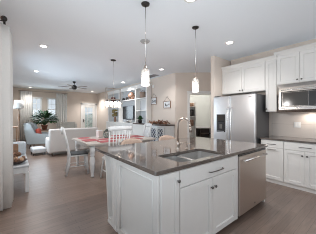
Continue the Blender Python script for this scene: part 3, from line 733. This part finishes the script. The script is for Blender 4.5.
armchair('armchair', 'beige armchair behind the sofa below the right window curtain', (2.25, 10.45, 0), -PI/2-.15, 'stripe', 1.08)
pl = thing('cushion', 'rust red cushion on the blue-grey wing armchair', 'cushion', (.81, 9.375, .503), -.32)
m = MB(); m.box(-.07, .07, -.21, .21, 0, .33, .06, 4, rot=Matrix.Rotation(-.12, 3, 'Y')); m.build('cushion_body', 'redpillow', pl)
ot = thing('ottoman', 'low white upholstered ottoman before the wing armchair', 'ottoman', (.66, 7.80, 0), .1)
m = MB(); m.box(-.20, .20, -.30, .30, .08, .25, .04, 3); m.build('ottoman_body', vary(principled('off_white_cloth', (.60, .62, .64), .9), 80, .03), ot)
for sx in (-1, 1):
    for sy in (-1, 1): MB().cyl((sx*.17, sy*.2, 0), (sx*.17, sy*.2, .08), .018).build('leg', 'dark_wood', ot)
st = thing('side_table', 'brown wooden side table carrying the big plant', 'side table', (1.30, 11.55, 0))
m = MB(); m.box(-.45, .45, -.28, .28, .60, .64, .005, 1); m.build('tabletop', 'mid_wood', st)
for sx in (-1, 1):
    for sy in (-1, 1): MB().box(sx*.41-.022, sx*.41+.022, sy*.24-.022, sy*.24+.022, 0, .5995).build('leg', 'mid_wood', st)
pt = thing('potted_plant', 'large leafy green plant in a terracotta pot before the far windows', 'plant', (1.27, 11.55, .6405))
MB().lathe([(.10, 0), (.15, .20), (.165, .21), (.165, .25), (.14, .25), (.13, .22)], n=22).build('pot', 'terracotta', pt)
stm = MB(); lf = MB()
for k in range(64):
    a = random.random()*2*PI; el = random.uniform(.45, 1.4); L = random.uniform(.45, .86)
    d = Vector((math.cos(a)*math.cos(el), math.sin(a)*math.cos(el), math.sin(el))); b0 = Vector((0, 0, .22))
    p1 = b0+d*L*.6+Vector((0, 0, .08)); p2 = b0+d*L+Vector((0, 0, .02-.10*math.cos(el)))
    stm.tube([b0, (b0+p1)/2+Vector((0, 0, .03)), p1], .006, 5)
    side = d.cross(Vector((0, 0, 1))).normalized()
    for q in range(4):
        s0 = p1+(p2-p1)*(q/4)*.8; dd = (p2-p1).normalized()+side*random.uniform(-.9, .9)+Vector((0, 0, random.uniform(-.5, .25))); dd.normalize()
        ss = dd.cross(Vector((0, 0, 1))).normalized(); ln = random.uniform(.22, .36); wd = ln*.24; up = ss.cross(dd)
        pr = [lf.bm.verts.new(s0), lf.bm.verts.new(s0+dd*ln*.45+ss*wd+up*.012), lf.bm.verts.new(s0+dd*ln-Vector((0, 0, .04))), lf.bm.verts.new(s0+dd*ln*.45-ss*wd+up*.012), lf.bm.verts.new(s0+dd*ln*.5-up*.01)]
        lf.bm.faces.new((pr[0], pr[1], pr[4])); lf.bm.faces.new((pr[1], pr[2], pr[4])); lf.bm.faces.new((pr[2], pr[3], pr[4])); lf.bm.faces.new((pr[3], pr[0], pr[4]))
stm.build('stems', 'leaf', pt); lf.build('foliage', 'leaf', pt)
fl = thing('floor_lamp', 'floor lamp with white drum shade beside the left wall', 'floor lamp', (.10, 7.35, 0))
MB().lathe([(.13, 0), (.13, .015), (.03, .03), (.015, .05)], n=20).build('base', 'bronze', fl)
MB().lathe([(.010, .045), (.010, 1.2), (.022, 1.24), (.03, 1.32), (.022, 1.42), (.010, 1.46), (.010, 1.62)], n=14).build('pole', 'mid_wood', fl)
m = MB(); m.lathe([(.135, 1.62), (.115, 1.88), (.112, 1.88), (.132, 1.62)], n=26); m.build('lamp_shade', 'curtain', fl)
cs = thing('console_table', 'dark brown side stand next to the floor lamp on the left wall', 'console', (-.08, 8.0, 0))
m = MB(); m.box(-.16, .16, -.3, .3, .98, 1.02, .004, 1); m.build('tabletop', 'mid_wood', cs)
for sx in (-.13, .13):
    for sy in (-.27, .27): MB().box(sx-.02, sx+.02, sy-.02, sy+.02, 0, .9795).build('leg', 'mid_wood', cs)
B('shelf', 'mid_wood', cs, -.11, .11, -.25, .25, .35, .375)

# ------------------------------------------------------------------ built-in bookcase (faces -x) on the dining wall
bi = thing('built_in_bookcase', 'white built-in bookcase with cabinets along the far right wall', 'bookcase', (4.30, 10.15, 0), R90)
W = 10.15-6.16
posts = [0, 1.38, 3.05, W-.08]
for x in posts: B('upright', 'trim', bi, x, x+.08, .0, .245, 1.0605, 2.69)
m = MB(); m.box(-.03, W+.03, -.03, .245, 2.69, 2.77); m.box(0, W, -.005, .0, 2.60, 2.69); m.build('crown_molding', 'trim', bi)
for a, b in ((.08, 1.38), (1.46, 3.05), (3.13, W-.08)):
    B('shelf', 'trim', bi, a+.0005, b-.0005, .005, .23, 2.135, 2.17)
    if a != 1.46: B('shelf', 'trim', bi, a+.0005, b-.0005, .005, .23, 1.60, 1.63)
B('back_panel', 'greyblue', bi, .001, W-.001, .232, .247, 1.0605, 2.6895)
for a, b, cm in ((0, 3.05, 'trim'), (3.052, W, 'dark_wood')):
    B('worktop', cm, bi, a, b, -.12, .246, 1.02, 1.06)
B('base_cabinet', 'trim', bi, .01, W-.01, -.09, .245, .0, 1.0195)
for k in range(6):
    x0 = .02+k*.497; m = MB(); shaker(m, x0, x0+.487, .10, 1.0, -.0905); d = m.build('door', 'trim', bi); knob(d, x0+(.44 if k % 2 == 0 else .05), .80, -.11)
def item(name, mat, label, cat, y, z, prof, n=18, x=4.42):
    m = MB(); m.lathe(prof, n=n); o = m.build(name, mat); o.location = (x, y, z); return tag(o, label, cat)
item('vase', 'brownpot', 'large brown vase on the top shelf of the bookcase centre bay', 'vase', 7.62, 2.1705, [(.06, 0), (.14, .08), (.17, .18), (.13, .28), (.06, .33), (.07, .36)])
item('pot', 'bronze', 'small dark pot on the bookcase top shelf, left of two', 'pot', 8.42, 2.1705, [(.05, 0), (.08, .06), (.06, .12), (.03, .14)])
item('pot', 'bronze', 'small dark pot on the bookcase top shelf, next to the brown vase', 'pot', 8.05, 2.1705, [(.05, 0), (.08, .05), (.07, .13), (.03, .17)])
bk = thing('basket', 'brown woven basket on the top shelf of the bookcase right bay', 'basket', (4.42, 6.62, 2.1705)); MB().lathe([(.11, 0), (.15, .12), (.15, .26), (.13, .26), (.12, .05)], n=16).build('basket_body', 'tan', bk); MB().tube([(0, .13*math.cos(t), .25+.10*math.sin(t)) for t in [PI*k/10 for k in range(11)]], .008, 6).build('handle', 'brownpot', bk)
for k in range(5):
    o = MB().box(-.08, .08, -.018-.002*(k % 2), .018, 0, .28-.02*(k % 3)).build('book', 'bookred'); o.location = (4.42, 9.78-.042*k, 2.1705)
    tag(o, 'dark red book in the row on the bookcase top left shelf', 'book', 'dark red books on the top left shelf')
o = thing('television', 'black flat television standing in the centre bay of the bookcase', 'television', (4.42, 7.98, 1.0605), R90)
B('screen', 'screen', o, -.52, .52, -.012, -.006, .16, .80); B('housing', 'black', o, -.535, .535, -.0055, .03, .145, .815, bev=.004); MB().box(-.2, .2, -.08, .09, 0, .012).box(-.04, .04, -.002, .02, .012, .16).build('stand', 'black', o)
item('bowl', 'silver', 'round hammered silver bowl before the television', 'bowl', 7.57, 1.0605, [(.06, 0), (.13, .05), (.16, .13), (.15, .135), (.12, .06)], x=4.26)
fv = thing('flower_vase', 'tall vase of dried yellow flowers at the left of the bookcase worktop', 'vase', (4.36, 9.32, 1.0605))
MB().lathe([(.05, 0), (.08, .08), (.06, .22), (.045, .26), (.055, .28)], n=16).build('vase_body', 'brownpot', fv)
m = MB()
for k in range(60):
    a = random.random()*2*PI; r = .14*math.sqrt(random.random()); z = .30+.38*random.random(); m.ball((r*math.cos(a), r*math.sin(a), z), .035, 1, 1, 1.3, 1)
m.build('flowers', 'yellowleaf', fv)
hp = thing('houseplant', 'small green houseplant in a dark pot on the bookcase right bay', 'plant', (4.27, 6.62, 1.0605))
MB().lathe([(.07, 0), (.10, .13), (.10, .15), (.08, .15)], n=16).build('pot', 'bronze', hp)
m = MB()
for k in range(50):
    a = random.random()*2*PI; el = random.uniform(.3, 1.4); d = Vector((math.cos(a)*math.cos(el), math.sin(a)*math.cos(el), math.sin(el))); s_ = d.cross(Vector((0, 0, 1))).normalized(); ln = random.uniform(.13, .25)
    p = Vector((0, 0, .14)); v = [m.bm.verts.new(q) for q in (p, p+d*ln*.6+s_*.03, p+d*ln, p+d*ln*.6-s_*.03)]; m.bm.faces.new(v)
m.build('foliage', 'leaf', hp)

# ------------------------------------------------------------------ sideboard
SY_, SL = 6.03, 6.03-4.74
sb = thing('sideboard', 'white sideboard with lattice doors and dark top against the dining wall', 'sideboard', (4.06, SY_, 0), R90)
m = MB(); m.box(-.02, SL+.02, -.02, .48, 1.03, 1.07, .004, 1); m.build('worktop', 'dark_wood', sb)
m = MB(); m.box(0, SL, .02, .47, .08, 1.0295); m.build('cabinet_body', 'whitewood', sb)
m = MB(); m.box(SL-.003, SL, .0, .02, .0, 1.0295); m.box(.0, .05, 0, .0199, .08, 1.0295); m.box(.05, SL-.003, 0, .0199, .97, 1.0295); m.box(.05, SL-.003, 0, .0199, .08, .13); m.build('face_frame', 'whitewood', sb)
for k in range(3):
    x0 = .06+.405*k; x1 = x0+.395; d = None
    m = MB(); z0, z1 = .14, .96; f_ = .045
    m.box(x0, x0+f_, -.02, -.0005, z0, z1); m.box(x1-f_, x1, -.02, -.0005, z0, z1); m.box(x0+f_, x1-f_, -.02, -.0005, z1-f_, z1); m.box(x0+f_, x1-f_, -.02, -.0005, z0, z0+f_)
    d = m.build('door', 'whitewood', sb)
    B('door_backing', 'navy', d, x0+f_, x1-f_, -.008, -.0006, z0+f_, z1-f_)
    m = MB(); nx, nz = 2, 5
    cw, chh = (x1-x0-2*f_)/nx, (z1-z0-2*f_)/nz
    for i in range(nx):
        for j in range(nz):
            cx, cz = x0+f_+cw*(i+.5), z0+f_+chh*(j+.5); L_ = math.hypot(cw, chh); an = math.atan2(chh, cw)
            for s_ in (1, -1):
                m.box(cx-L_/2, cx+L_/2, -.015, -.009, cz-.009, cz+.009, rot=Matrix.Rotation(-s_*an, 3, 'Y'))
    m.build('lattice', 'whitewood', d)
    knob(d, x0+.02, .6, -.02)
for x in (.03, SL-.03):
    for y in (.05, .43): MB().box(x-.025, x+.025, y-.025, y+.025, 0, .0795).build('foot', 'whitewood', sb)
ga = MB()
for k in range(170):
    t = random.random(); y = 5.85-1.05*t; r = .055
    p = Vector((4.28+random.uniform(-.10, .10), y, 1.0705+.012+abs(random.gauss(0, .045))))
    d = Vector((random.uniform(-1, 1), random.uniform(-1, 1), random.uniform(-.0, .9))).normalized(); s_ = d.cross(Vector((.1, .2, 1))).normalized(); ln = random.uniform(.06, .12)
    v = [ga.bm.verts.new(q) for q in (p, p+d*ln*.5+s_*.025, p+d*ln, p+d*ln*.5-s_*.025)]; ga.bm.faces.new(v)
for k in range(14): ga.ball((4.28+random.uniform(-.06, .06), 5.82-.075*k, 1.0705+.04), .04, sub=1)
tag(ga.build('dried_garland', vary(principled('russet_dried_leaves', (.30, .15, .095), .8), 14, .7)), 'russet dried leaf garland lying along the dark sideboard top', 'garland')
# wall signs
def sign(label, y, z0, z1, wd):
    s = thing('wall_sign', label, 'sign', (4.548, y, z0), R90, 'small hanging wall signs'); h = z1-z0
    B('board', 'whitewood', s, -wd/2, wd/2, -.018, -.002, 0, h)
    m = MB(); t = .018
    m.box(-wd/2-t, -wd/2, -.026, -.001, -t, h+t); m.box(wd/2, wd/2+t, -.026, -.001, -t, h+t); m.box(-wd/2, wd/2, -.026, -.001, h, h+t); m.box(-wd/2, wd/2, -.026, -.001, -t, 0); m.build('frame', 'mid_wood', s)
    MB().tube([(-wd/2, -.01, h+t), (0, -.006, h+.18)], .004, 6).tube([(wd/2, -.01, h+t), (0, -.006, h+.18)], .004, 6).ball((0, -.008, h+.18), .012).build('hanger', 'bronze', s)
    m = MB(); pts = []
    n = 40
    for k in range(n): u = k/(n-1); pts.append((-wd*.34+wd*.68*u+.03*math.sin(u*22), -.021, h*(.42+.26*math.sin(u*17+y)*(.5+.5*math.cos(u*7+y)))))
    m.tube(pts, .009, 6); m.build('lettering', 'bronze', s)
sign('small framed sign hanging on the dining wall beside the bookcase', 5.98, 1.87, 2.13, .36)
sign('small framed sign hanging on the dining wall nearer the pantry corner', 5.15, 1.70, 1.93, .36)
o = MB().box(-.06, .06, -.03, 0, -.06, .06, .006).build('wall_chime', 'trim'); o.location = (4.548, 6.02, 2.62); o.rotation_euler = (0, 0, R90); tag(o, 'small white box high on the dining wall above the signs', 'chime')

# ------------------------------------------------------------------ pantry contents
ang = math.atan2(dn.y, dn.x)
def PL(u, v): q = A_+dn*u+nv*v; return (q.x, q.y, 0)
sh = thing('pantry_shelf', 'tall white shelf unit just inside the pantry opening', 'shelf', PL(.74, 1.02), ang)
B('side', 'trim', sh, -.17, -.15, -.15, .15, 0, 1.95); B('side', 'trim', sh, .15, .17, -.15, .15, 0, 1.95); B('shelf_back', 'trim', sh, -.1495, .1495, .135, .15, 0, 1.95)
for z in (.05, .5, .95, 1.35, 1.75): B('shelf', 'trim', sh, -.1495, .1495, -.15, .1345, z, z+.02)
for z, hh, mt, lb in ((.9705, .26, 'brownpot', 'brown storage tin on the lower visible pantry shelf'), (1.3705, .28, 'bronze', 'dark storage tin on the upper visible pantry shelf'), (1.7705, .15, 'mid_wood', 'short wooden tin on the top pantry shelf')):
    o = MB().lathe([(.09, 0), (.10, .01), (.10, hh-.01), (.08, hh)], n=16).build('storage_tin', mt); o.location = (*PL(.74, 1.0)[:2], z); tag(o, lb, 'tin')
cb = thing('pantry_cabinet', 'white pantry cabinet with a dark open niche', 'cabinet', PL(1.20, 1.30), ang)
m = MB(); m.box(-.5, .5, -.02, .48, 0, .38); m.box(-.5, .5, -.02, .48, .85, .89); m.box(-.5, -.48, -.02, .48, .38, .85); m.box(.48, .5, -.02, .48, .38, .85); m.build('cabinet_body', 'cab', cb)
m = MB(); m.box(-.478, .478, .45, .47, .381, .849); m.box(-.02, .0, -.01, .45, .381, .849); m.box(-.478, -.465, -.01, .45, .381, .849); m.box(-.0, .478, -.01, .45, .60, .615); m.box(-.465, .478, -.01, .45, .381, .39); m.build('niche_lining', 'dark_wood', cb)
l = bpy.data.lights.new('pantry_lamp', 'POINT'); l.energy = 15; l.color = (1, .97, .92); l.shadow_soft_size = .15
lo = bpy.data.objects.new('pantry_lamp', l); COL.objects.link(lo); lo.location = (*PL(1.0, .8)[:2], 2.6)
